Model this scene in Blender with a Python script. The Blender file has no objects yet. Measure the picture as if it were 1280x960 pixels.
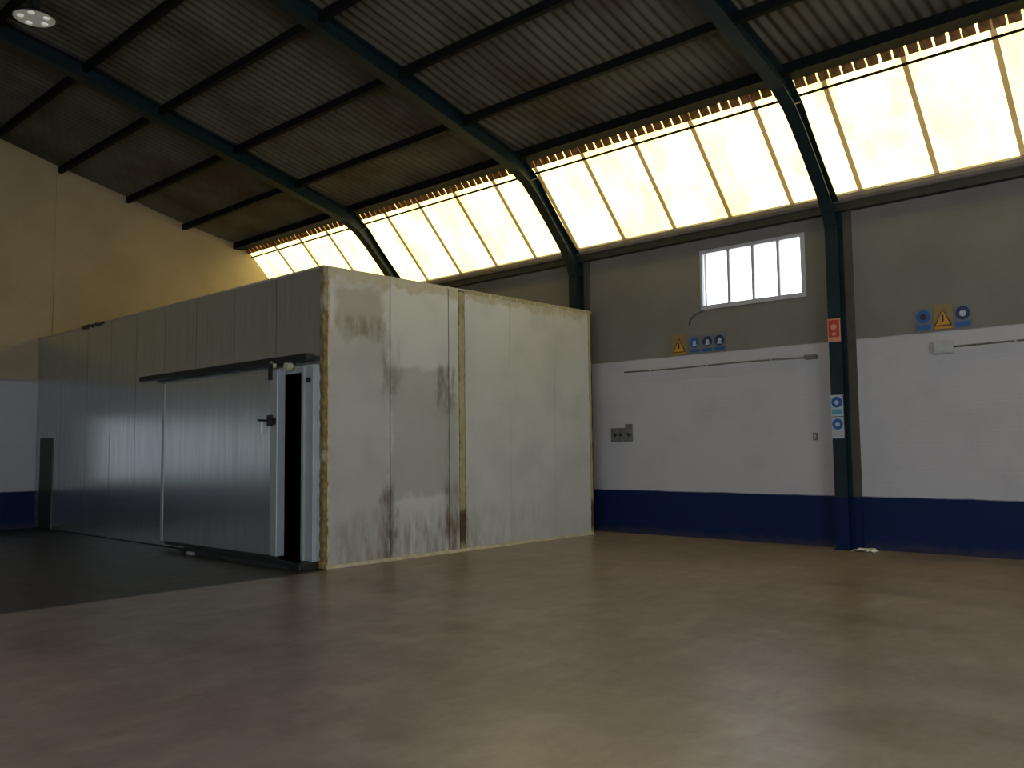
import bpy, bmesh, math, random
from mathutils import Vector, Matrix
random.seed(7)
S = bpy.context.scene
COL = S.collection
# ------------------------------------------------------------------ camera
FPX = 1087.605
A = Vector((-540-640, -(575-480), -FPX)).normalized()      # direction along the long wall, in camera axes
B = Vector((1648-640, -(549-480), -FPX)).normalized()      # direction towards the long wall
U = B.cross(A).normalized()
cam = bpy.data.cameras.new('camera'); camo = bpy.data.objects.new('camera', cam); COL.objects.link(camo)
R = Matrix((B, A, U)).to_4x4()
camo.matrix_world = Matrix.Translation((0, 0, 1.6)) @ R
cam.sensor_width = 36; cam.lens = 36*FPX/1280; cam.clip_start = .05; cam.clip_end = 300
S.camera = camo
# ------------------------------------------------------------------ light
SKY_STRENGTH = 4.6
SHEET = 2.85            # daylight glow of the translucent eaves sheets
FILL_LEFT = 3.8
DOOR_FILL = 140
SIDE_FILL = 150
w = bpy.data.worlds.new('sky'); S.world = w; w.use_nodes = True
w.node_tree.nodes['Background'].inputs[0].default_value = (.86, .93, 1, 1)
w.node_tree.nodes['Background'].inputs[1].default_value = SKY_STRENGTH
L = bpy.data.lights.new('doorway_fill', 'AREA'); L.shape = 'RECTANGLE'; L.size = 6.6; L.size_y = 4.4  # area light added as fill in the unseen front doorway
L.energy = DOOR_FILL; L.color = (.84, .92, 1)
lo = bpy.data.objects.new('doorway_fill', L); COL.objects.link(lo)
lo.location = (3.5, -6.3, 2.3); lo.rotation_euler = (math.radians(90), 0, 0)
L2 = bpy.data.lights.new('side_fill', 'AREA'); L2.shape = 'RECTANGLE'; L2.size = 6.6; L2.size_y = 4.0  # area light added at the left wall to brighten cold room and floor
L2.energy = SIDE_FILL; L2.color = (.78, .89, 1)
lo2 = bpy.data.objects.new('side_fill', L2); COL.objects.link(lo2)
lo2.location = (-6.7, 0.5, 2.1); lo2.rotation_euler = (math.radians(90), 0, math.radians(-90))
S.view_settings.view_transform = 'Standard'; S.view_settings.look = 'None'
S.view_settings.gamma = 1; S.view_settings.use_curve_mapping = False
S.view_settings.exposure = 0.0

# ------------------------------------------------------------------ materials
def srgb(r, g, b):
    f = lambda c: (c/255/12.92) if c/255 <= .04045 else ((c/255+.055)/1.055)**2.4
    return (f(r), f(g), f(b), 1)
class NT:
    def __init__(s, name):
        s.m = bpy.data.materials.new(name); s.m.use_nodes = True
        s.t = s.m.node_tree; s.n = s.t.nodes; s.l = s.t.links
        s.b = s.n['Principled BSDF']
        g = s.n.new('ShaderNodeNewGeometry'); s.pos = g.outputs['Position']
    def put(s, sock, v):
        if isinstance(v, (int, float)): sock.default_value = v
        elif isinstance(v, (tuple, list)): sock.default_value = v
        else: s.l.new(v, sock)
    def math(s, op, a, b=0, clamp=False):
        n = s.n.new('ShaderNodeMath'); n.operation = op; n.use_clamp = clamp
        s.put(n.inputs[0], a); s.put(n.inputs[1], b); return n.outputs[0]
    def sep(s, v):
        n = s.n.new('ShaderNodeSeparateXYZ'); s.l.new(v, n.inputs[0]); return n.outputs
    def scale(s, v, sc):
        n = s.n.new('ShaderNodeMapping'); s.l.new(v, n.inputs[0]); n.inputs['Scale'].default_value = sc; return n.outputs[0]
    def noise(s, scale, detail=4, rough=.55, vec=None, dist=0):
        n = s.n.new('ShaderNodeTexNoise'); s.l.new(vec or s.pos, n.inputs['Vector'])
        n.inputs['Scale'].default_value = scale; n.inputs['Detail'].default_value = detail
        n.inputs['Roughness'].default_value = rough; n.inputs['Distortion'].default_value = dist
        return n.outputs['Fac']
    def ramp(s, v, lo, hi, a=0., b=1.):
        n = s.n.new('ShaderNodeMapRange'); n.interpolation_type = 'SMOOTHSTEP'
        s.put(n.inputs[0], v); n.inputs[1].default_value = lo; n.inputs[2].default_value = hi
        n.inputs[3].default_value = a; n.inputs[4].default_value = b; return n.outputs[0]
    def mix(s, f, a, b, kind='MIX'):
        n = s.n.new('ShaderNodeMix'); n.data_type = 'RGBA'; n.blend_type = kind
        s.put(n.inputs[0], f); s.put(n.inputs[6], a); s.put(n.inputs[7], b); return n.outputs[2]
    def bump(s, h, strength, dist=.01):
        n = s.n.new('ShaderNodeBump'); s.l.new(h, n.inputs['Height']); n.inputs['Strength'].default_value = strength
        n.inputs['Distance'].default_value = dist; s.l.new(n.outputs[0], s.b.inputs['Normal'])
    def fin(s, col, rough=.6, metal=0., spec=.5):
        s.put(s.b.inputs['Base Color'], col); s.put(s.b.inputs['Roughness'], rough)
        s.put(s.b.inputs['Metallic'], metal); s.b.inputs['Specular IOR Level'].default_value = spec
        return s.m
def plain(name, c, rough=.6, metal=0., var=.12, sc=6, spec=.5):
    t = NT(name); n = t.noise(sc, 5)
    c2 = tuple(x*(1-2*var) for x in c[:3])+(1,)
    return t.fin(t.mix(t.ramp(n, .3, .7), c, c2), rough, metal, spec)
def blend(a, b, k): return tuple(a[i]*(1-k)+b[i]*k for i in range(3))+(1,)
def zone(t, axis_out, lo, hi, soft, jit=None):
    v = t.math('ADD', axis_out, jit) if jit is not None else axis_out
    return t.math('MULTIPLY', t.ramp(v, lo-soft, lo+soft), t.ramp(v, hi-soft, hi+soft, 1, 0))

M = {}
def mk_paint_wall(name, upper):
    t = NT(name); x, y, z = t.sep(t.pos)
    j = t.math('MULTIPLY', t.math('SUBTRACT', t.noise(3), .5), .03)
    zz = t.math('ADD', z, j)
    navy = blend(srgb(3, 24, 64), srgb(0, 0, 0), .0)
    white = srgb(162, 160, 162)
    up = t.mix(t.ramp(t.noise(.9, 6), .35, .7), upper, tuple(k*.86 for k in upper[:3])+(1,))
    wh = t.mix(t.ramp(t.noise(1.3, 6), .45, .75), white, tuple(k*.9 for k in white[:3])+(1,))
    c = t.mix(t.ramp(zz, .79, .815), navy, wh)
    c = t.mix(t.ramp(zz, 3.225, 3.25), c, up)
    # masonry courses, barely readable through the paint
    br = t.n.new('ShaderNodeTexBrick'); cv = t.n.new('ShaderNodeCombineXYZ')
    t.l.new(t.math('ADD', x, y), cv.inputs[0]); t.l.new(z, cv.inputs[1]); t.l.new(cv.outputs[0], br.inputs['Vector'])
    br.inputs['Scale'].default_value = 1; br.inputs['Brick Width'].default_value = .4; br.inputs['Row Height'].default_value = .2
    br.inputs['Mortar Size'].default_value = .008; br.inputs['Mortar Smooth'].default_value = .6
    inv = t.math('SUBTRACT', 1, br.outputs['Fac'])
    h = t.math('ADD', inv, t.math('MULTIPLY', t.noise(40), .5)); t.bump(h, .25, .006)
    dirt = t.math('MULTIPLY', t.ramp(t.math('ADD', z, t.math('MULTIPLY', t.noise(5), .25)), .12, .3, 1, 0), .35)
    c = t.mix(dirt, c, srgb(70, 62, 50))
    return t.fin(c, .68, 0, .18)
M['wall'] = mk_paint_wall('painted_block_wall', srgb(108, 105, 98))
M['gable'] = mk_paint_wall('painted_gable_wall', srgb(158, 143, 114))

def mk_floor():
    t = NT('worn_concrete'); x, y, z = t.sep(t.pos)
    n1 = t.noise(.4, 5, .6); n2 = t.noise(2.6, 8, .7, vec=t.scale(t.pos, (1, 1.5, 1))); n3 = t.noise(16, 5, .7)
    c = t.mix(t.ramp(n1, .3, .7), srgb(134, 121, 116), srgb(112, 101, 98))
    c = t.mix(t.ramp(n2, .35, .75, 0, .5), c, srgb(86, 77, 74))
    c = t.mix(t.ramp(n3, .4, .8, 0, .4), c, srgb(146, 136, 124))
    strip_warmth = zone(t, x, 8.5, 14, 2.0, t.math('MULTIPLY', n1, 2))
    c = t.mix(t.math('MULTIPLY', strip_warmth, .4), c, srgb(132, 113, 78))  # warm glow of the eaves strip tinted into the floor colour
    wear = t.noise(.8, 6, .65, vec=t.scale(t.pos, (1.6, .5, 1)))
    c = t.mix(t.ramp(wear, .45, .7, 0, .6), c, srgb(84, 74, 62))
    pale = t.noise(1.7, 7, .7, vec=t.scale(t.pos, (.6, 1.3, 1)))
    c = t.mix(t.ramp(pale, .48, .72, 0, .5), c, srgb(150, 142, 128))
    # darker, rougher floor left of the cold room, beginning at a straight edge
    dark_area = t.math('MULTIPLY', t.ramp(t.math('ADD', y, t.math('MULTIPLY', t.noise(1.5), .08)), 9.82, 9.96),
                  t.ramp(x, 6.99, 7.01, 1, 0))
    c = t.mix(dark_area, c, t.mix(n2, srgb(52, 48, 40), srgb(40, 37, 31)))
    h = t.math('ADD', n2, t.math('MULTIPLY', n3, .3)); t.bump(h, .03, .01)
    r = t.ramp(n2, .2, .8, .27, .36)
    r = t.math('ADD', r, t.math('MULTIPLY', dark_area, .08))
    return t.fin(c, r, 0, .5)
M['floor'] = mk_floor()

def mk_cement():
    t = NT('fibre_cement_sheet'); n = t.noise(.7, 6, .6)
    c = t.mix(t.ramp(n, .35, .7), srgb(88, 84, 72), srgb(66, 58, 46))
    rust = t.ramp(t.noise(.35, 5, .6), .55, .72, 0, .3)
    c = t.mix(rust, c, srgb(80, 54, 28))
    return t.fin(c, .8, 0, .2)
M['cement'] = mk_cement()

def mk_sheet(name, base, amt, k, stain=True):
    t = NT(name); x, y, z = t.sep(t.pos)
    n = t.noise(1.1, 6, .6, vec=t.scale(t.pos, (1, 1.6, .7)))
    f = t.ramp(n, .4, .7, 0, 1)
    c = t.mix(f, base, srgb(255, 226, 132)) if stain else t.mix(f, base, srgb(150, 96, 44))
    t.l.new(c, t.b.inputs['Emission Color']); t.b.inputs['Emission Strength'].default_value = k
    return t.fin(srgb(170, 160, 120), .5, 0, .3)
M['sheet'] = mk_sheet('translucent_daylight_sheet', srgb(255, 235, 162), 1, SHEET)
M['fill_left'] = mk_sheet('opposite_fill_glow', srgb(236, 244, 255), 1, FILL_LEFT)
M['lap'] = mk_sheet('sheet_overlap', srgb(176, 134, 76), 1, .5, False)

def mk_panel(name, clean):
    t = NT(name); x, y, z = t.sep(t.pos)
    streak = t.noise(3, 5, .6, vec=t.scale(t.pos, (1, 4, .25)))
    base = t.mix(t.ramp(streak, .35, .7), srgb(204, 211, 213), srgb(190, 198, 201))
    if clean:
        pass
        return t.fin(base, t.ramp(streak, .3, .7, .20, .23), .87, .5)
    base = t.mix(t.ramp(t.noise(1.2, 5), .4, .7), srgb(178, 180, 176), srgb(166, 168, 166))
    nj = t.math('MULTIPLY', t.math('SUBTRACT', t.noise(3.2, 6, .65), .5), .55)
    xj = t.math('ADD', x, t.math('MULTIPLY', nj, .7)); zj = t.math('ADD', z, nj)
    def area(x0, x1, z0, z1, s=.06, sz=.12):
        return t.math('MULTIPLY', zone(t, xj, x0, x1, s), zone(t, zj, z0, z1, sz))
    def stain(c, m, k, col): return t.mix(t.math('MULTIPLY', m, k), c, col)
    v = t.ramp(t.noise(5, 6, .65, vec=t.scale(t.pos, (1.6, 1, .35))), .35, .65)
    c = base
    c = stain(c, area(7.2, 8.05, 3.25, 3.95, .08, .1), .5, srgb(112, 106, 92))
    c = stain(c, t.math('MULTIPLY', area(7.2, 8.12, 3.2, 3.5, .08, .1), v), .6, srgb(84, 78, 66))
    c = stain(c, area(7.05, 8.16, -.2, 3.3, .05, .1), .33, srgb(120, 115, 104))
    c = stain(c, area(8.2, 9.36, .9, 2.85, .04, .07), .42, srgb(118, 112, 102))
    c = stain(c, t.math('MULTIPLY', area(8.02, 8.4, 2.4, 3.1, .06, .2), v), .6, srgb(88, 84, 74))
    c = stain(c, t.math('MULTIPLY', area(9.1, 9.5, 2.2, 2.9, .06, .12), v), .75, srgb(82, 70, 60))
    c = stain(c, area(9.3, 9.56, .2, 2.45, .04, .08), .3, srgb(120, 108, 96))
    c = stain(c, t.math('MULTIPLY', area(7.25, 9.9, -.3, .62, .2, .2), v), .6, srgb(108, 86, 72))
    c = stain(c, t.math('MULTIPLY', area(8.0, 8.3, .0, 1.1, .05, .2), v), .75, srgb(72, 58, 44))
    c = stain(c, t.math('MULTIPLY', area(9.25, 9.75, -.2, 1.05, .06, .2), v), .7, srgb(84, 56, 40))
    c = stain(c, t.math('MULTIPLY', area(9.8, 11.5, -.2, .7, .3, .2), v), .3, srgb(120, 106, 90))
    c = stain(c, t.math('MULTIPLY', zone(t, zj, 3.98, 5, .04), t.ramp(t.noise(6), .45, .6)), .35, srgb(136, 116, 74))
    c = stain(c, zone(t, zj, 4.02, 5, .03), .5, srgb(150, 140, 104))
    return t.fin(c, .42, .1, .4)
M['panel'] = mk_panel('brushed_panel_sheet', True)
M['dirty'] = mk_panel('stained_panel_sheet', False)

def mk_foam():
    t = NT('aged_foam'); x, y, z = t.sep(t.pos)
    n = t.noise(9, 6, .7)
    c = t.mix(t.ramp(n, .35, .65), srgb(128, 112, 76), srgb(92, 78, 48))
    c = t.mix(t.ramp(t.noise(2.5, 4), .5, .65, 0, .6), c, srgb(160, 158, 138))
    c = t.mix(t.math('MULTIPLY', t.ramp(x, 9, 9.2), t.ramp(t.noise(3), .3, .6, .5, 1)), c, srgb(150, 144, 110))
    low = t.math('MULTIPLY', zone(t, t.math('ADD', z, t.math('MULTIPLY', n, .15)), .18, .72, .08), t.ramp(x, 9, 9.2))
    c = t.mix(t.math('MULTIPLY', low, .9), c, srgb(58, 38, 24))
    t.bump(n, .6, .02)
    return t.fin(c, .85, 0, .2)
M['foam'] = mk_foam()
M['foam_old'] = plain('pale_olive_foam', srgb(150, 144, 108), .8, 0, .2, 5)
M['steel'] = plain('dark_green_steel', srgb(20, 38, 42), .45, .1, .2, 4, .3)
M['purlin'] = plain('purlin_steel', srgb(13, 15, 17), .8, 0, .2, 4, .12)
M['navy'] = plain('navy_paint', srgb(3, 24, 64), .6, 0, .12, 3, .15)
M['eave'] = plain('eaves_gutter_metal', srgb(122, 114, 106), .35, .2, .15, 3)
M['gap'] = plain('dark_eaves_band', srgb(34, 33, 30), .6, .2, .1, 3)
M['pilaster'] = plain('brown_grey_render', srgb(64, 59, 52), .8, 0, .1, 4)
M['alu'] = plain('aluminium_frame', srgb(176, 176, 182), .4, .3, .05, 3)
M['rail'] = plain('black_rail_metal', srgb(38, 42, 44), .45, .5, .1, 4)
M['black'] = plain('dark_interior', srgb(30, 30, 34), .8, 0, .1, 2)
M['jamb'] = plain('pale_door_jamb', srgb(150, 158, 160), .4, .2, .06, 3)
M['trim'] = plain('door_edge_trim', srgb(150, 158, 160), .35, .3, .05, 3)
M['cream'] = plain('cream_plastic', srgb(176, 172, 140), .5, 0, .1, 8)
M['reflection'] = plain('dark_reflection', srgb(52, 60, 56), .5, .2, .1, 4)
M['white'] = plain('white_plastic', srgb(210, 210, 206), .5, 0, .06, 8)
M['caulk'] = plain('pale_sealant', srgb(176, 168, 146), .7, 0, .15, 9)
M['greybox'] = plain('grey_plastic', srgb(150, 152, 150), .5, 0, .06, 8)
M['darkgrey'] = plain('dark_grey_plastic', srgb(100, 100, 98), .7, 0, .2, 14)
M['yellow'] = plain('sign_yellow', srgb(170, 120, 18), .45, 0, .05, 8)
M['blue'] = plain('sign_blue', srgb(24, 70, 130), .45, 0, .05, 8)
M['darkblue'] = plain('sign_dark_blue', srgb(22, 32, 66), .45, 0, .05, 8)
M['ink'] = plain('sign_black', srgb(24, 22, 24), .5, 0, .05, 8)
M['signwhite'] = plain('sign_white', srgb(150, 162, 172), .45, 0, .05, 8)
M['signgrey'] = plain('sign_grey_blue', srgb(88, 96, 100), .45, 0, .05, 8)
M['red'] = plain('sign_red', srgb(158, 54, 38), .45, 0, .05, 8)
M['green'] = plain('sign_teal', srgb(70, 130, 140), .45, 0, .05, 8)
M['tan'] = plain('sign_tan', srgb(118, 98, 60), .45, 0, .05, 8)
M['orange'] = plain('sign_pale_orange', srgb(184, 128, 98), .45, 0, .05, 8)
M['block'] = plain('aged_brown_filler', srgb(150, 104, 52), .8, 0, .3, 12)
def mk_glass():
    t = NT('window_glass'); t.n.remove(t.b)
    tr = t.n.new('ShaderNodeBsdfTransparent'); gl = t.n.new('ShaderNodeBsdfGlossy'); gl.inputs['Roughness'].default_value = .02
    fr = t.n.new('ShaderNodeFresnel'); mx = t.n.new('ShaderNodeMixShader')
    t.l.new(fr.outputs[0], mx.inputs[0]); t.l.new(tr.outputs[0], mx.inputs[1]); t.l.new(gl.outputs[0], mx.inputs[2])
    t.l.new(mx.outputs[0], t.n['Material Output'].inputs[0]); return t.m
M['glass'] = mk_glass()
def mk_lens():
    t = NT('lamp_lens'); t.b.inputs['Emission Color'].default_value = (1, 1, .95, 1); t.b.inputs['Emission Strength'].default_value = .3
    return t.fin(srgb(220, 222, 216), .3)
M['lens'] = mk_lens()
def mk_glow_pane():
    t = NT('added_pane_glow'); t.b.inputs['Emission Color'].default_value = (.86, .95, 1, 1); t.b.inputs['Emission Strength'].default_value = .2
    return t.fin(srgb(190, 196, 200), .4)
M['glow_pane'] = mk_glow_pane()
def mk_lens2():
    t = NT('lamp_diffuser'); t.b.inputs['Emission Color'].default_value = (1, 1, .9, 1); t.b.inputs['Emission Strength'].default_value = .07
    return t.fin(srgb(190, 190, 180), .3)
M['lampglass'] = mk_lens2()

# ------------------------------------------------------------------ mesh helpers
class MB:
    def __init__(s): s.v = []; s.f = []; s.smooth = False
    def add(s, vs, fs):
        o = len(s.v); s.v += [tuple(p) for p in vs]; s.f += [tuple(i+o for i in f) for f in fs]; return s
    def box(s, x0, x1, y0, y1, z0, z1):
        vs = [(x, y, z) for z in (z0, z1) for y in (y0, y1) for x in (x0, x1)]
        return s.add(vs, [(0, 2, 3, 1), (4, 5, 7, 6), (0, 1, 5, 4), (2, 6, 7, 3), (0, 4, 6, 2), (1, 3, 7, 5)])
    def prism_y(s, prof, y0, y1):                  # (x,z) outline extruded along y
        n = len(prof); vs = [(x, y0, z) for x, z in prof]+[(x, y1, z) for x, z in prof]
        fs = [tuple(range(n)), tuple(range(2*n-1, n-1, -1))]+[(i, i+n, (i+1) % n+n, (i+1) % n) for i in range(n)]
        return s.add(vs, fs)
    def prism_x(s, prof, x0, x1):                  # (y,z) outline extruded along x
        n = len(prof); vs = [(x0, y, z) for y, z in prof]+[(x1, y, z) for y, z in prof]
        fs = [tuple(range(n)), tuple(range(2*n-1, n-1, -1))]+[(i, i+n, (i+1) % n+n, (i+1) % n) for i in range(n)]
        return s.add(vs, fs)
    def band(s, a, b, y0, y1):                     # solid between two (x,z) polylines, extruded along y
        n = len(a)
        for i in range(n-1): s.prism_y([a[i], a[i+1], b[i+1], b[i]], y0, y1)
        return s
    def tube(s, pts, r, n=10):
        pts = [Vector(p) for p in pts]; vs = []; fs = []
        for i, p in enumerate(pts):
            d = (pts[min(i+1, len(pts)-1)]-pts[max(i-1, 0)]).normalized()
            a = d.orthogonal().normalized() if i == 0 else (a-d*a.dot(d)).normalized()
            b = d.cross(a)
            for k in range(n):
                an = 2*math.pi*k/n; vs.append(p+(a*math.cos(an)+b*math.sin(an))*r)
        for i in range(len(pts)-1):
            for k in range(n): fs.append((i*n+k, i*n+(k+1) % n, (i+1)*n+(k+1) % n, (i+1)*n+k))
        fs += [tuple(range(n-1, -1, -1)), tuple(range((len(pts)-1)*n, len(pts)*n))]
        return s.add(vs, fs)
    def lathe(s, prof, c, n=32):                    # (r,z) profile about a vertical axis at c
        vs = []; fs = []; m = len(prof)
        for k in range(n):
            an = 2*math.pi*k/n
            for r, z in prof: vs.append((c[0]+r*math.cos(an), c[1]+r*math.sin(an), c[2]+z))
        for k in range(n):
            for i in range(m-1): fs.append((k*m+i, k*m+i+1, ((k+1) % n)*m+i+1, ((k+1) % n)*m+i))
        return s.add(vs, fs)
    def build(s, name, mat, parent=None, bevel=0, smooth=False, loc=None):
        me = bpy.data.meshes.new(name); me.from_pydata(s.v, [], s.f)
        bm = bmesh.new(); bm.from_mesh(me); bmesh.ops.remove_doubles(bm, verts=bm.verts, dist=1e-6)
        bmesh.ops.recalc_face_normals(bm, faces=bm.faces)
        off = Vector((0, 0, 0))
        if parent is not None: off = world_loc(parent)
        elif loc is not None: off = Vector(loc)
        else:
            xs = [v.co for v in bm.verts]; off = Vector((sum(c.x for c in xs)/len(xs), sum(c.y for c in xs)/len(xs), min(c.z for c in xs)))
        bmesh.ops.translate(bm, verts=bm.verts, vec=-off)
        bm.to_mesh(me); bm.free()
        if smooth:
            for p in me.polygons: p.use_smooth = True
        me.materials.append(mat)
        o = bpy.data.objects.new(name, me); COL.objects.link(o)
        if parent is not None: o.parent = parent
        else: o.location = off
        if bevel:
            md = o.modifiers.new('edge', 'BEVEL'); md.width = bevel; md.segments = 2; md.limit_method = 'ANGLE'
        return o
def world_loc(o):
    v = Vector((0, 0, 0))
    while o is not None: v = v+o.location; o = o.parent
    return v
def tag(o, label=None, cat=None, group=None, kind=None):
    if label: o['label'] = label
    if cat: o['category'] = cat
    if group: o['group'] = group
    if kind: o['kind'] = kind
    return o
def thing(name, loc, label, cat, group=None):
    o = bpy.data.objects.new(name, None); COL.objects.link(o); o.location = loc; o.empty_display_size = .1
    return tag(o, label, cat, group)
def struct(o, label=None): o['kind'] = 'structure'; (label and o.__setitem__('label', label)); return o
def disc_x(x, y, z, r, th=.004, n=28, sy=1):       # disc facing -x
    return MB().prism_x([(y+r*sy*math.cos(2*math.pi*k/n), z+r*math.sin(2*math.pi*k/n)) for k in range(n)], x-th, x)

# ------------------------------------------------------------------ the hall
XW, XL, YG, YF, XC = 13.58, -6.38, 20.8, -6.0, 3.6
WY0, WY1, WZ0, WZ1 = 5.98, 7.93, 4.02, 5.08
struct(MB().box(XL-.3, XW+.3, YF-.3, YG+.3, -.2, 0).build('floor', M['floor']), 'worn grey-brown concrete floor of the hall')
m = MB()
m.box(XW, XW+.22, YF-.2, WY0, 0, 5.6); m.box(XW, XW+.22, WY1, YG+.2, 0, 5.6)
m.box(XW, XW+.22, WY0, WY1, 0, WZ0); m.box(XW, XW+.22, WY0, WY1, WZ1, 5.6)
struct(m.build('wall_right', M['wall']), 'long side wall, navy below, white in the middle, grey above')
# roof line (underside of the sheets), right half then mirrored
RT = [(12.05, 7.07), (11.7, 7.135), (11.2, 7.225), (10.33, 7.40), (9.6, 7.58), (8.9, 7.785), (8.1, 7.98), (7.35, 8.165), (6.65, 8.36), (5.95, 8.555), (5.2, 8.73), (4.5, 8.855), (3.6, 8.93)]
prof = [(XW+.05, 5.55), (12.27, 6.88)]+RT
full = prof+[(2*XC-x, z) for x, z in reversed(prof[:-1])]
out = [(XW+.22, 0), (XW+.22, 5.6)]+[(x, z+.04) for x, z in full[1:-1]]+[(XL-.22, 5.6), (XL-.22, 0)]
struct(MB().prism_y(out, YG, YG+.2).build('wall_back', M['gable']), 'gable end wall behind the cold room')
struct(MB().box(XL-.22, XL, YF-.2, -3, 0, 5.6).box(XL-.22, XL, 4, YG+.2, 0, 5.6).box(XL-.22, XL, -3, 4, 4.2, 5.6).build('wall_left', M['wall']))  # opening added in the unseen left wall for the side fill light
m = MB()      # front gable with an unseen doorway added for light behind the photographer
m.prism_y([(-6.6, 0), (0, 0), (0, 4.6), (0, 8.0), (-5, 6.9), (-6.6, 5.6)], YF-.2, YF)
m.prism_y([(7, 0), (13.8, 0), (13.8, 5.6), (12.2, 6.9), (7, 8.3), (7, 4.6)], YF-.2, YF)
m.prism_y([(0, 4.6), (7, 4.6), (7, 8.3), (3.6, 9.0), (0, 8.0)], YF-.2, YF)
struct(m.build('wall_front', M['wall']))
# corrugated roof
def corrugated(path, y0, y1, pitch=.177, amp=.026, per=8):
    vs = []; fs = []; n = int((y1-y0)/pitch*per)
    nrm = []
    for i, p in enumerate(path):
        a = path[max(i-1, 0)]; b = path[min(i+1, len(path)-1)]
        d = Vector((b[0]-a[0], b[1]-a[1])).normalized(); q = Vector((-d.y, d.x))
        if q.y < 0: q = -q
        nrm.append(q)
    for j in range(n+1):
        y = y0+(y1-y0)*j/n; h = amp*(1+math.cos(2*math.pi*(y-y0)/pitch))
        for (x, z), q in zip(path, nrm): vs.append((x+q.x*h, y, z+q.y*h))
    k = len(path)
    for j in range(n):
        for i in range(k-1): fs.append((j*k+i, j*k+i+1, (j+1)*k+i+1, (j+1)*k+i))
    return vs, fs
rp = RT+[(2*XC-x, z) for x, z in reversed(RT[:-1])]+[(2*XC-12.27, 6.88), (XL-.15, 5.5)]
m = MB(); m.add(*corrugated(rp, YF-.2, YG+.05))
o = struct(m.build('ceiling', M['cement'], smooth=True), 'dark corrugated cement roof sheets')
md = o.modifiers.new('thickness', 'SOLIDIFY'); md.thickness = .008; md.offset = 1
# translucent sheets with their overlaps
def on_strip(k): return (13.50+(12.04-13.50)*k, 5.55+(7.10-5.55)*k)
bd = [2.76+1.12*k for k in range(-14, 17)]
bd = [b for b in bd if 1.6 < b < YG-.2]; bd = [YF]+bd+[YG]
def ordn(k): return ['nearest', 'second', 'third', 'fourth', 'fifth', 'sixth', 'seventh', 'eighth', 'ninth', 'tenth', 'eleventh', 'twelfth', 'thirteenth', 'fourteenth', 'fifteenth', 'sixteenth', 'seventeenth', 'eighteenth'][k]
vis = 0
for i in range(len(bd)-1):
    y0, y1 = bd[i], bd[i+1]
    a = [on_strip(k/6) for k in range(7)]
    b = [(x+.02, z+.02) for x, z in a]
    if y1 < 2.0: lab = 'long translucent eaves sheet continuing beyond the right edge of view'
    else:
        rel = 'nearest one, cut by the right edge' if vis == 0 else ordn(vis)+' from the right'
        lab = 'pale yellow translucent sheet in the bright eaves strip, '+rel
        vis += 1
    t = thing('skylight_sheet', (13.0, (y0+y1)/2, 5.6), lab, 'skylight', 'translucent sheets along the eaves')
    MB().band(a, b, y0+.002, y1-.002).build('glazing', M['sheet'], t)
    if i:
        c = [(x-.02, z-.02) for x, z in a]; d = [(x-.005, z-.005) for x, z in a]
        tag(MB().band(c, d, y0-.035, y0+.038).build('overlap', M['lap'], t), 'brown overlap between sheets')
a = [(2*XC-x, z) for x, z in [on_strip(k/6) for k in range(7)]]; b = [(x-.02, z+.02) for x, z in a]  # unseen glowing strip added at the opposite eaves to light the left floor
t = thing('skylight_sheet', (2*XC-13.0, 1, 5.6), 'added glowing eaves sheet on the unseen opposite side of the hall', 'skylight', 'translucent sheets along the eaves')
MB().band(a, b, YF, 8).build('glazing', M['fill_left'], t)
# brown filler blocks where roof sheets lap the translucent ones
def eave_blocks():
    m = MB(); y = YF+.1; pitch = .177; 
    while y < YG-.1:
        w = .142+random.uniform(-.012, .015)
        p = [(12.18, 6.915), (12.06, 7.04), (12.04, 7.025), (12.16, 6.895)]
        m.prism_y(p, y, y+w); y += pitch
    return m
tag(eave_blocks().build('filler_strip', M['block']), 'row of brown filler pieces between roof sheets and bright eaves strip', 'filler strip', kind='stuff')
tag(MB().box(12.235, 12.265, YF, YG, 6.80, 6.835).build('sheet_rail', M['purlin'], bevel=.004), 'thin dark rail crossing the top of the bright eaves strip', 'rail')
# eaves gutter and dark band below the strip
g = [(13.56, 5.56), (13.50, 5.575), (13.44, 5.56), (13.405, 5.52), (13.40, 5.46), (13.42, 5.42), (13.46, 5.40), (13.56, 5.40)]
t = thing('eaves_beam', (13.5, 4.4, 5.27), 'brown-grey rounded eaves beam running above the grey wall', 'beam')
MB().prism_y(g, YF, YG).build('beam', M['eave'], t, smooth=False)
tag(MB().box(13.44, 13.578, YF, YG, 5.28, 5.40).build('dark_band', M['gap'], t), 'dark band under the eaves beam')
# purlins
PUR = [(10.33, 7.25), (8.9, 7.65), (7.35, 8.03), (5.95, 8.42), (4.5, 8.72)]
nm = ['second purlin up from the strip', 'third purlin up from the strip', 'fourth purlin up from the strip', 'fifth purlin up from the strip', 'highest purlin near the ridge']
FY = [5.43, 10.62, 15.8]
BAY = [(YF, FY[0], 'nearest the camera'), (FY[0], FY[1], 'over the small window'), (FY[1], FY[2], 'over the cold room corner'), (FY[2], YG, 'against the gable')]
for (x, z), l in zip(PUR, nm):
    for ya, yb, bl in BAY:
        if ya == YF and x < 8: continue
        ya2 = ya+.012 if ya != YF else ya; yb2 = yb-.012 if yb != YG else yb
        m = MB().box(x-.045, x+.045, ya2, yb2, z-.02, z-.005).box(x-.045, x+.045, ya2, yb2, z+.108, z+.12).box(x-.045, x-.033, ya2, yb2, z-.005, z+.108)
        tag(m.build('purlin', M['purlin']), 'black steel '+l+', '+bl, 'purlin', 'roof purlins')
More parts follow.
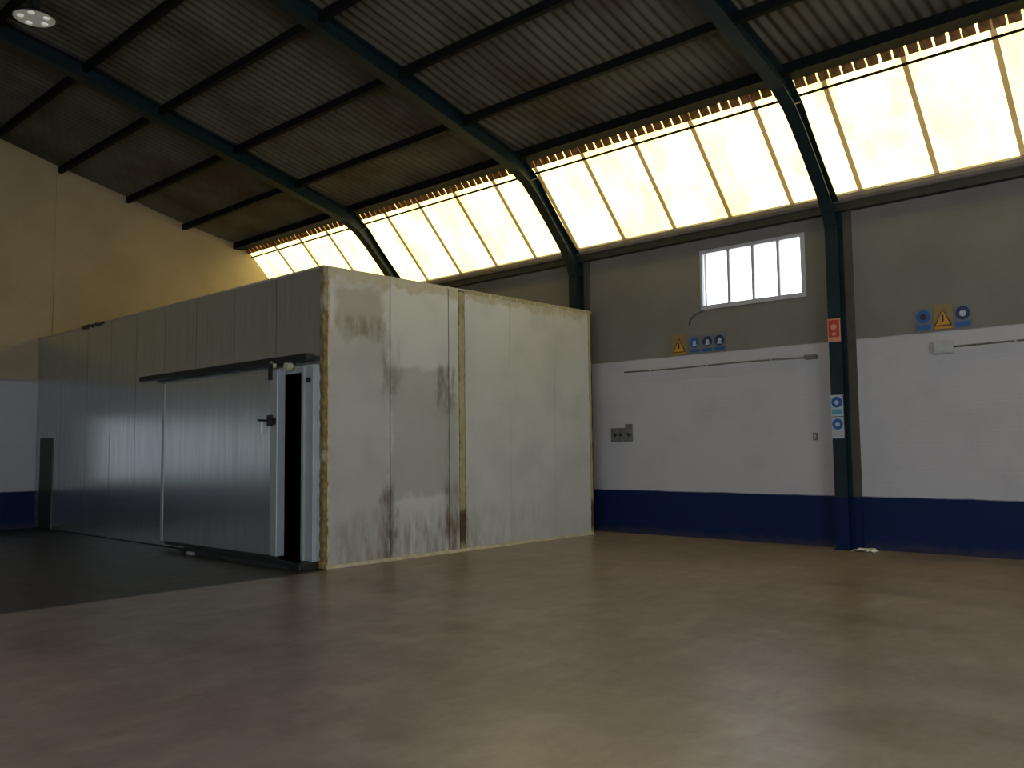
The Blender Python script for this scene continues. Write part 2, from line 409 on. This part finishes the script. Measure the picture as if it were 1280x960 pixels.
for ya, yb, bl in BAY:
    ya2 = ya+.012 if ya != YF else ya; yb2 = yb-.012 if yb != YG else yb
    m = MB().box(11.70, 11.98, ya2, yb2, 6.96, 6.99).box(11.70, 11.74, ya2, yb2, 6.99, 7.12).box(11.94, 11.98, ya2, yb2, 6.99, 7.06)
    tag(m.build('purlin', M['purlin']), 'wide black purlin topping the bright strip, '+bl, 'purlin', 'roof purlins')

# portal frames
inner = [(13.30, .02), (13.30, .8), (13.30, 5.0), (13.22, 5.22), (13.02, 5.5), (12.62, 5.93), (12.22, 6.33), (11.95, 6.56), (11.6, 6.74), (11.1, 6.89), (10.33, 7.08), (8.9, 7.46), (7.35, 7.85), (5.95, 8.24), (4.5, 8.54), (3.6, 8.62)]
outer = [(13.53, .02), (13.53, .8), (13.53, 5.2), (13.50, 5.38), (13.26, 5.58), (12.86, 5.97), (12.48, 6.38), (12.24, 6.66), (11.85, 6.955), (11.2, 7.15), (10.33, 7.37), (8.9, 7.76), (7.35, 8.14), (5.95, 8.53), (4.5, 8.83), (3.6, 8.905)]
def offs(path, d):
    r = []
    for i, p in enumerate(path):
        a = path[max(i-1, 0)]; b = path[min(i+1, len(path)-1)]
        v = Vector((b[0]-a[0], b[1]-a[1])).normalized(); r.append((p[0]-v.y*d, p[1]+v.x*d))
    return r
def ibeam(i0, i1, yc, mirror, hw=.115, ft=.014):
    I = inner[i0:i1]; O = outer[i0:i1]
    if mirror: I = [(2*XC-x, z) for x, z in I]; O = [(2*XC-x, z) for x, z in O]
    sg = -1 if mirror else 1
    m = MB(); I2 = offs(I, -ft*sg); O2 = offs(O, ft*sg)
    m.band(I, I2, yc-hw, yc+hw); m.band(O2, O, yc-hw, yc+hw); m.band(I2, O2, yc-.006, yc+.006)
    return m
FR = [(5.43, 'dark green steel portal frame beside the small window, its column carrying the safety signs'),
      (10.62, 'dark green steel portal frame, its column rising behind the right end of the cold room'),
      (15.8, 'dark green steel portal frame farthest back, its column hidden by the cold room')]
for yc, lab in FR:
    t = thing('portal_frame', (13.42, yc, 0), lab, 'steel frame', 'steel portal frames')
    for mir in (False, True):
        c = ibeam(1, 3, yc, mir, .1).build('column', M['steel'], t, smooth=False)
        s = -1 if mir else 1
        tag(ibeam(0, 2, yc, mir, .102, .016).build('column_foot', M['navy'], t), 'navy painted foot of the column')
        X0, X1 = (13.24, 13.565) if not mir else (2*XC-13.565, 2*XC-13.24)
        MB().box(X0, X1, yc-.13, yc+.13, 0, .02).build('base_plate', M['navy'], t)
        ibeam(2, 11, yc, mir, .1).build('haunch', M['steel'], t)
        ibeam(10, 16, yc, mir).build('rafter', M['steel'], t)
    MB().prism_y([(13.29, 5.0), (13.52, 5.02), (13.52, 5.035), (13.29, 5.015)], yc-.09, yc+.09).build('stiffener', M['steel'], t)
    MB().prism_y([(11.97, 6.58), (12.20, 6.69), (12.19, 6.705), (11.96, 6.595)], yc-.09, yc+.09).build('stiffener', M['steel'], t)
    # rendered pilaster of the wall behind each column
    p = MB().box(13.54, 13.6, yc-.22, yc+.09, .8, 5.28).build('trim_%d' % (1+FR.index((yc, lab))), M['pilaster'])
    struct(p)
    struct(MB().box(13.54, 13.6, yc-.22, yc+.09, 0, .8).build('trim_%d' % (11+FR.index((yc, lab))), M['navy']))
# joint cover on the gable
struct(MB().box(7.28, 7.34, YG-.01, YG+.01, 4.0, 8.16).build('trim_4', M['gable']))
struct(MB().box(XL, 7.0, YG-.02, YG+.01, 3.2, 3.25).build('trim_5', M['eave']))
# unseen glowing panes added low in the gable to brighten the cold room's sheet metal
w2 = thing('added_panes', (2.2, YG, 1), 'added row of glowing panes in the unseen part of the gable wall', 'window'); w2['kind'] = 'structure'; del w2['category']
MB().box(-1.3, 5.7, YG-.02, YG+.02, .95, 2.45).build('window_frame', M['alu'], w2)
for k in range(5): MB().box(-1.2+k*1.38, -1.2+k*1.38+1.30, YG-.03, YG-.02, 1.02, 2.38).build('pane', M['glow_pane'], w2)

# ------------------------------------------------------------------ window
wn = thing('window_1', (XW+.05, (WY0+WY1)/2, WZ0), 'white four-pane window high in the grey side wall', 'window'); wn['kind'] = 'structure'
del wn['category']
m = MB()
m.box(XW-.015, XW+.07, WY0, WY1, WZ0, WZ0+.075).box(XW-.015, XW+.07, WY0, WY1, WZ1-.06, WZ1)
m.box(XW-.015, XW+.07, WY0, WY0+.08, WZ0+.075, WZ1-.06).box(XW-.015, XW+.07, WY1-.045, WY1, WZ0+.075, WZ1-.06)
m.build('window_frame', M['alu'], wn)
ed = [WY0+.07, 6.46, 6.92, 7.38, WY1-.045]
for k, yy in enumerate(ed[1:-1]):
    MB().box(XW, XW+.06, yy-.024, yy+.024, WZ0+.075, WZ1-.06).build('mullion', M['alu'], wn, bevel=.003)
for k in range(4):
    MB().box(XW+.03, XW+.036, ed[k]+.0, ed[k+1]-.0, WZ0+.06, WZ1-.05).build('pane', M['glass'], wn)
tag(MB().tube([(XW-.012, 7.9, 4.0), (XW-.012, 8.06, 3.95), (XW-.012, 8.15, 3.88), (XW-.012, 8.18, 3.78)], .009).build('cable', M['rail'], smooth=True), 'short dark cable drooping from the lower left window corner', 'cable')

# ------------------------------------------------------------------ cold room
BX0, BX1, BY0, BY1, BZ = 7.0, 13.0, 10.0, YG-.01, 4.15
cr = thing('cold_room', (10, 15, 0), 'large cold room of pale insulated panels with yellow foam at its corner', 'cold room')
TH = .1
seam = [10.0, 11.18, 12.37, 13.60, 14.72, 15.85, 16.94, 18.07, 19.40, BY1]
DO0, DO1, DOZ = 10.40, 13.9, 2.72      # door opening in the long face
G = .007
for i in range(len(seam)-1):
    y0, y1 = seam[i]+(G if i else .06), seam[i+1]-G
    m = MB()
    if y1 < DO0 or y0 > DO1: m.box(BX0, BX0+TH, y0, y1, .02, BZ)
    else:
        a, b = max(y0, DO0), min(y1, DO1)
        m.box(BX0, BX0+TH, a, b, DOZ, BZ)
        if y0 < a: m.box(BX0, BX0+TH, y0, a, .02, BZ)
        if y1 > b: m.box(BX0, BX0+TH, b, y1, .02, BZ)
    m.build('side_panel', M['panel'], cr)
es = [7.0, 8.18, 9.36, 9.58, 10.78, 11.95, BX1]
for i in range(len(es)-1):
    x0 = es[i]+(.115 if i == 0 else G*(1.6 if i < 3 else .3)); x1 = es[i+1]-G*(1.2 if i < 2 else .3)
    if i == 3: x0 = 9.72
    MB().box(x0, x1, BY0, BY0+TH, .02, BZ).build('end_panel', M['dirty'], cr)
MB().box(7.1, 12.97, 10.085, 10.095, .02, BZ-.02).build('panel_core', M['rail'], cr)
MB().box(7.095, 7.1, 14.0, BY1, .02, BZ-.02).build('panel_core', M['rail'], cr)
MB().box(BX1-TH, BX1, BY0+TH, BY1, .02, BZ).build('rear_panel', M['dirty'], cr)
MB().box(BX0, BX1, BY0, BY1, BZ, BZ+.03).build('roof_panel', M['dirty'], cr)
MB().box(7.1, 12.9, 10.1, BY1, .0, .015).build('floor_panel', M['black'], cr)
MB().box(8.6, 8.65, 10.1, BY1, .015, BZ).build('partition', M['black'], cr)
def rough_strip(x0, x1, y0, y1, z0, z1, n=60, j=.02, axis='x'):
    vs = []; fs = []
    for i in range(n+1):
        z = z0+(z1-z0)*i/n
        e = [random.uniform(-j, j) for _ in range(4)]
        ring = [(x0+e[0], y0, z), (x1+e[1], y0+e[2]*.3, z), (x1+e[1], y1, z), (x0+e[0]*.5, y1, z)]
        vs += ring
    for i in range(n):
        for k in range(4): fs.append((i*4+k, i*4+(k+1) % 4, i*4+4+(k+1) % 4, i*4+4+k))
    fs += [(3, 2, 1, 0), tuple(n*4+k for k in range(4))]
    return vs, fs
m = MB(); m.add(*rough_strip(6.995, 7.07, 9.985, 10.07, 0.01, BZ+.02, 70, .014))
tag(m.build('corner_foam', M['foam'], cr), 'yellow foam bead at the corner')
MB().box(7.07, 7.108, 9.99, 10.05, .01, BZ+.01).build('corner_trim', M['caulk'], cr)
m = MB(); m.add(*rough_strip(9.59, 9.70, 9.992, 10.08, 0.01, BZ-.02, 80, .014))
tag(m.build('joint_foam', M['foam'], cr), 'yellow foam joint, dark brown near the floor')
m = MB(); m.add(*rough_strip(12.955, 13.015, 9.99, 10.06, 0.01, BZ+.02, 60, .008))
tag(m.build('joint_foam', M['foam'], cr), 'yellow foam at the right end')
MB().prism_x([(9.955, 0), (10.01, 0), (10.01, .045), (9.985, .04)], 7.05, 13.0).build('floor_sealant', M['caulk'], cr)
# foam smears on the top edge
m = MB()
for k in range(26):
    x = 9.7+k*.128+random.uniform(-.03, .03); h = random.uniform(.012, .04)
    m.box(x, x+random.uniform(.06, .16), 9.994-.004*random.random(), 10.02, BZ-h, BZ+.034)
tag(m.build('top_foam', M['foam'], cr), 'broken foam bead on the top edge')
m = MB()
for k in range(9):
    y = 17.3+k*.12; m.box(6.985, 7.02, y, y+random.uniform(.05, .1), BZ+.005-random.random()*.05, BZ+random.uniform(.03, .06))
m.build('top_foam', M['rail'], cr)
MB().box(6.985, 7.0, 19.78, 20.5, .02, 1.95).build('reflection_patch', M['reflection'], cr)  # dark sheet added in place of a reflection on the last panel
# door frame parts on the wall of the cold room
MB().box(6.93, 7.0, 10.13, 10.40, .1, 2.80).build('door_jamb', M['jamb'], cr, bevel=.006)
MB().box(6.90, 6.93, 10.32, 10.37, .1, 2.78).build('jamb_gasket', M['trim'], cr)
MB().box(6.925, 7.0, 10.40, 13.9, 2.70, 2.80).build('door_head', M['jamb'], cr)
MB().prism_x([(10.19, 2.55), (10.25, 2.55), (10.25, 2.62), (10.19, 2.62)], 6.895, 6.93).build('catch', M['rail'], cr)
dr = thing('sliding_door', (6.84, 12.5, .1), 'wide grey insulated sliding door left slightly open on the cold room', 'sliding door')
MB().box(6.78, 6.90, 10.95, 14.22, .14, 2.76).build('leaf', M['panel'], dr, bevel=.008)
MB().box(6.772, 6.905, 10.78, 10.95, .14, 2.76).build('edge_trim', M['trim'], dr, bevel=.006)
MB().box(6.772, 6.905, 14.22, 14.31, .14, 2.76).build('edge_trim', M['trim'], dr, bevel=.006)
MB().box(6.80, 6.90, 10.9, 14.2, .09, .14).build('bottom_seal', M['black'], dr)
h = MB().box(6.73, 6.772, 10.88, 10.98, 1.96, 2.12).tube([(6.74, 10.93, 2.04), (6.69, 10.93, 2.04), (6.68, 11.0, 2.045), (6.68, 11.12, 2.05)], .017)
hd = h.build('handle', M['rail'], dr, bevel=.003)
MB().tube([(6.685, 11.03, 2.03), (6.683, 11.03, 1.94), (6.685, 11.035, 1.86)], .013).build('pull', M['white'], hd, smooth=True)
MB().box(6.74, 6.772, 10.80, 10.87, 1.98, 2.08).build('latch', M['rail'], dr)
for y in (10.95,):
    b = MB().box(6.76, 6.775, y-.05, y+.05, 2.62, 2.86).build('hanger', M['rail'], dr)
    MB().tube([(6.775, y, 2.84), (6.835, y, 2.84)], .05, 20).build('roller', M['cream'], b)
rl = thing('door_rail', (6.85, 12.7, 2.85), 'long black rail above the sliding door', 'rail')
MB().box(6.78, 6.90, 10.07, 15.22, 2.855, 2.94).build('track', M['rail'], rl, bevel=.006)
for y in (10.25, 11.5, 12.8, 14.1, 15.0): MB().box(6.90, 7.0, y-.03, y+.03, 2.87, 2.93).build('bracket', M['rail'], rl)
MB().tube([(6.80, 10.62, 2.80), (6.90, 10.62, 2.80)], .05, 18).build('stop', M['cream'], rl)
th = thing('door_threshold', (6.85, 11.9, 0), 'low dark guide rail on the floor under the sliding door', 'rail')
MB().box(6.70, 6.76, 10.35, 13.3, .05, .11).build('guide', M['rail'], th)
MB().box(6.69, 6.99, 10.08, 10.34, 0, .09).build('foot', M['rail'], th, bevel=.01)
MB().box(6.70, 6.99, 10.4, 12.95, 0, .05).build('sill', M['black'], th)
MB().box(6.70, 6.85, 13.02, 13.22, 0, .05).build('foot', M['greybox'], th)

# ------------------------------------------------------------------ signs on the wall
def board(name, y0, y1, z0, z1, mat, lab, cat='sign', group=None, x=XW, mark=None):
    o = thing(name, (x, (y0+y1)/2, z0), lab, cat, group)
    MB().box(x-.012, x-.001, y0, y1, z0, z1).build('plate', mat, o, bevel=.002)
    return o
def tri(x, yc, z0, z1, w, mat, parent, name='triangle', th=.004):
    MB().prism_x([(yc-w/2, z0), (yc+w/2, z0), (yc, z1)], x-th, x).build(name, mat, parent)
x1 = XW-.012
o = board('warning_sign', 8.24, 8.56, 3.26, 3.63, M['tan'], 'yellow triangle warning sign left of three blue signs, below the window', group='warning signs')
tri(x1, 8.40, 3.30, 3.56, .27, M['ink'], o, 'triangle_border'); tri(x1-.004, 8.40, 3.315, 3.53, .22, M['yellow'], o)
MB().box(x1-.01, x1-.008, 8.385, 8.415, 3.37, 3.47).build('symbol', M['ink'], o); MB().box(x1-.004, x1, 8.27, 8.53, 3.265, 3.295).build('text_panel', M['yellow'], o)
for k, (yc, l) in enumerate([(8.08, 'small blue round safety sign beside the yellow triangle, below the window'), (7.82, 'middle one of three small blue round safety signs below the window'), (7.58, 'rightmost of three small blue round safety signs below the window')]):
    o = board('safety_sign', yc-.115, yc+.115, 3.26, 3.57, M['signgrey'], l, group='blue safety signs under the window')
    disc_x(x1, yc, 3.45, .095).build('disc', [M['blue'], M['darkblue'], M['darkblue']][k], o)
    MB().box(x1-.004, x1, yc-.095, yc+.095, 3.28, 3.33).build('text_panel', M['blue'], o)
    disc_x(x1-.004, yc, 3.455, .035, .003).build('symbol', M['signwhite'], o)
    MB().prism_x([(yc-.05, 3.39), (yc+.05, 3.39), (yc+.03, 3.425), (yc-.03, 3.425)], x1-.007, x1-.004).build('symbol', M['signwhite'], o)
o = board('warning_sign', 3.80, 4.06, 3.27, 3.64, M['tan'], 'yellow triangle warning sign between two blue signs, right of the column', group='warning signs')
tri(x1, 3.93, 3.32, 3.58, .25, M['ink'], o, 'triangle_border'); tri(x1-.004, 3.93, 3.333, 3.55, .20, M['yellow'], o)
MB().box(x1-.01, x1-.008, 3.915, 3.945, 3.38, 3.48).build('symbol', M['ink'], o); MB().box(x1-.004, x1, 3.82, 4.04, 3.28, 3.31).build('text_panel', M['yellow'], o)
for yc, l, mm, cm in ((4.20, 'blue round safety sign left of the yellow triangle, right of the column', 'blue', 'signgrey'), (3.66, 'dark round safety sign with pale centre at the far right of the wall', 'darkblue', 'signgrey')):
    o = board('safety_sign', yc-.115, yc+.115, 3.27, 3.60, M[cm], l, group='blue safety signs beside the column')
    disc_x(x1, yc, 3.48, .1).build('disc', M[mm], o)
    disc_x(x1-.004, yc, 3.475, .045, .003).build('symbol', M['signwhite' if mm == 'darkblue' else 'ink'], o)
    MB().box(x1-.004, x1, yc-.1, yc+.1, 3.285, 3.36).build('text_panel', M['blue'], o)
# signs on the column
XCf = 13.286
o = board('fire_sign', 5.33, 5.53, 3.20, 3.56, M['orange'], 'orange-red safety sign fixed high on the steel column', x=XCf)
MB().box(XCf-.016, XCf-.012, 5.345, 5.515, 3.27, 3.54).build('panel', M['red'], o)
disc_x(XCf-.016, 5.43, 3.43, .045, .003).build('symbol', M['orange'], o); MB().box(XCf-.018, XCf-.016, 5.40, 5.46, 3.30, 3.34).build('symbol', M['orange'], o)
for z0, l, s in ((2.04, 'upper blue and white safety sign on the steel column', 'ink'), (1.70, 'lower blue and white safety sign on the steel column', 'signwhite')):
    o = board('safety_sign', 5.335, 5.525, z0, z0+.33, M['signwhite'], l, group='blue safety signs on the column', x=XCf)
    disc_x(XCf-.012, 5.43, z0+.22, .085).build('disc', M['blue'], o)
    disc_x(XCf-.016, 5.43, z0+.215, .035, .003).build('symbol', M['signwhite'], o)
    MB().box(XCf-.015, XCf-.012, 5.35, 5.51, z0+.03, z0+.11).build('text_panel', M['green' if z0 > 2 else 'greybox'], o)
# conduits and boxes
def conduit(ybox, zbox, yend, zend, lab, size, mat):
    t = thing('conduit', (XW, ybox, zbox), lab, 'conduit')
    sy, sz = size
    bx = MB().box(XW-.09, XW-.001, ybox-sy/2, ybox+sy/2, zbox-sz/2, zbox+sz/2).build('junction_box', mat, t, bevel=.012)
    MB().box(XW-.096, XW-.09, ybox-sy/2+.02, ybox+sy/2-.02, zbox-sz/2+.02, zbox+sz/2-.02).build('lid', mat, bx, bevel=.002)
    ys = ybox+(sy/2 if yend > ybox else -sy/2)
    MB().tube([(XW-.03, ys+(yend-ys)*k/6, zbox+(zend-zbox)*k/6+.012*math.sin(k)) for k in range(7)], .014, 10).build('pipe', M['darkgrey'], t, smooth=True)
    for k in (1, 3, 5): 
        yy = ys+(yend-ys)*k/6; zz = zbox+(zend-zbox)*k/6+.012*math.sin(k)
        MB().box(XW-.05, XW-.001, yy-.015, yy+.015, zz-.022, zz+.022).build('clip', M['greybox'], t)
conduit(5.93, 3.02, 9.6, 3.03, 'thin grey conduit running left from a small box below the window', (.2, .07), M['darkgrey'])
conduit(3.93, 3.0, -1.0, 3.02, 'grey conduit running right from a square junction box beyond the column', (.27, .19), M['greybox'])
t = thing('socket_panel', (XW, 9.7, 1.71), 'small dark grey stepped socket panel on the white wall by the cold room', 'socket')
MB().box(XW-.03, XW-.001, 9.46, 9.62, 1.71, 2.04).build('cover', M['darkgrey'], t, bevel=.004)
MB().box(XW-.03, XW-.001, 9.62, 9.95, 1.71, 1.97).build('cover', M['darkgrey'], t, bevel=.004)
for y in (9.54, 9.72, 9.85): disc_x(XW-.03, y, 1.84, .035).build('socket', M['rail'], t)
t = thing('switch', (XW, 5.92, 1.68), 'small dark switch on the white wall left of the column', 'switch')
MB().box(XW-.03, XW-.001, 5.885, 5.955, 1.68, 1.80).build('case', M['darkgrey'], t, bevel=.005)
MB().box(XW-.04, XW-.03, 5.905, 5.935, 1.71, 1.77).build('rocker', M['greybox'], t)
# scrap on the floor at the column foot
random.seed(3)
vs = []; fs = []; nx, ny = 10, 6
for i in range(nx+1):
    for j in range(ny+1):
        vs.append((13.16+.24*j/ny+random.uniform(-.012, .012), 4.92+.33*i/nx+random.uniform(-.012, .012), .006+random.uniform(0, .035)*(0 < i < nx)))
for i in range(nx):
    for j in range(ny): a = i*(ny+1)+j; fs.append((a, a+1, a+ny+2, a+ny+1))
sc = MB().add(vs, fs).build('scrap_sheet', M['white'])
md = sc.modifiers.new('thickness', 'SOLIDIFY'); md.thickness = .004; md.offset = 1
tag(sc, 'crumpled white scrap of plastic on the floor by the column foot', 'scrap')
# ------------------------------------------------------------------ high bay lamp
LX, LY, LZ = 4.55, 14.1, 8.27
lp = thing('high_bay_lamp', (LX, LY, LZ), 'round pale high bay lamp hanging from the dark roof, top left', 'lamp')
MB().lathe([(.30, 0), (.31, .0), (.30, .03), (.2, .09), (.1, .13), (.0, .13)], (LX, LY, LZ), 40).build('reflector', M['rail'], lp, smooth=True)
MB().lathe([(.0, .01), (.29, .01), (.29, .02), (0, .02)], (LX, LY, LZ), 40).build('diffuser', M['lampglass'], lp)
for a in range(5):
    an = a*2*math.pi/5+.4; MB().lathe([(0, -.004), (.045, -.002), (.05, .01), (0, .012)], (LX+.19*math.cos(an), LY+.19*math.sin(an), LZ), 16).build('bulb', M['lens'], lp)
MB().lathe([(0, .13), (.08, .13), (.08, .3), (0, .3)], (LX, LY, LZ), 20).build('driver', M['rail'], lp)
MB().tube([(LX, LY, LZ+.3), (LX, LY, 8.69)], .012).build('stem', M['rail'], lp)
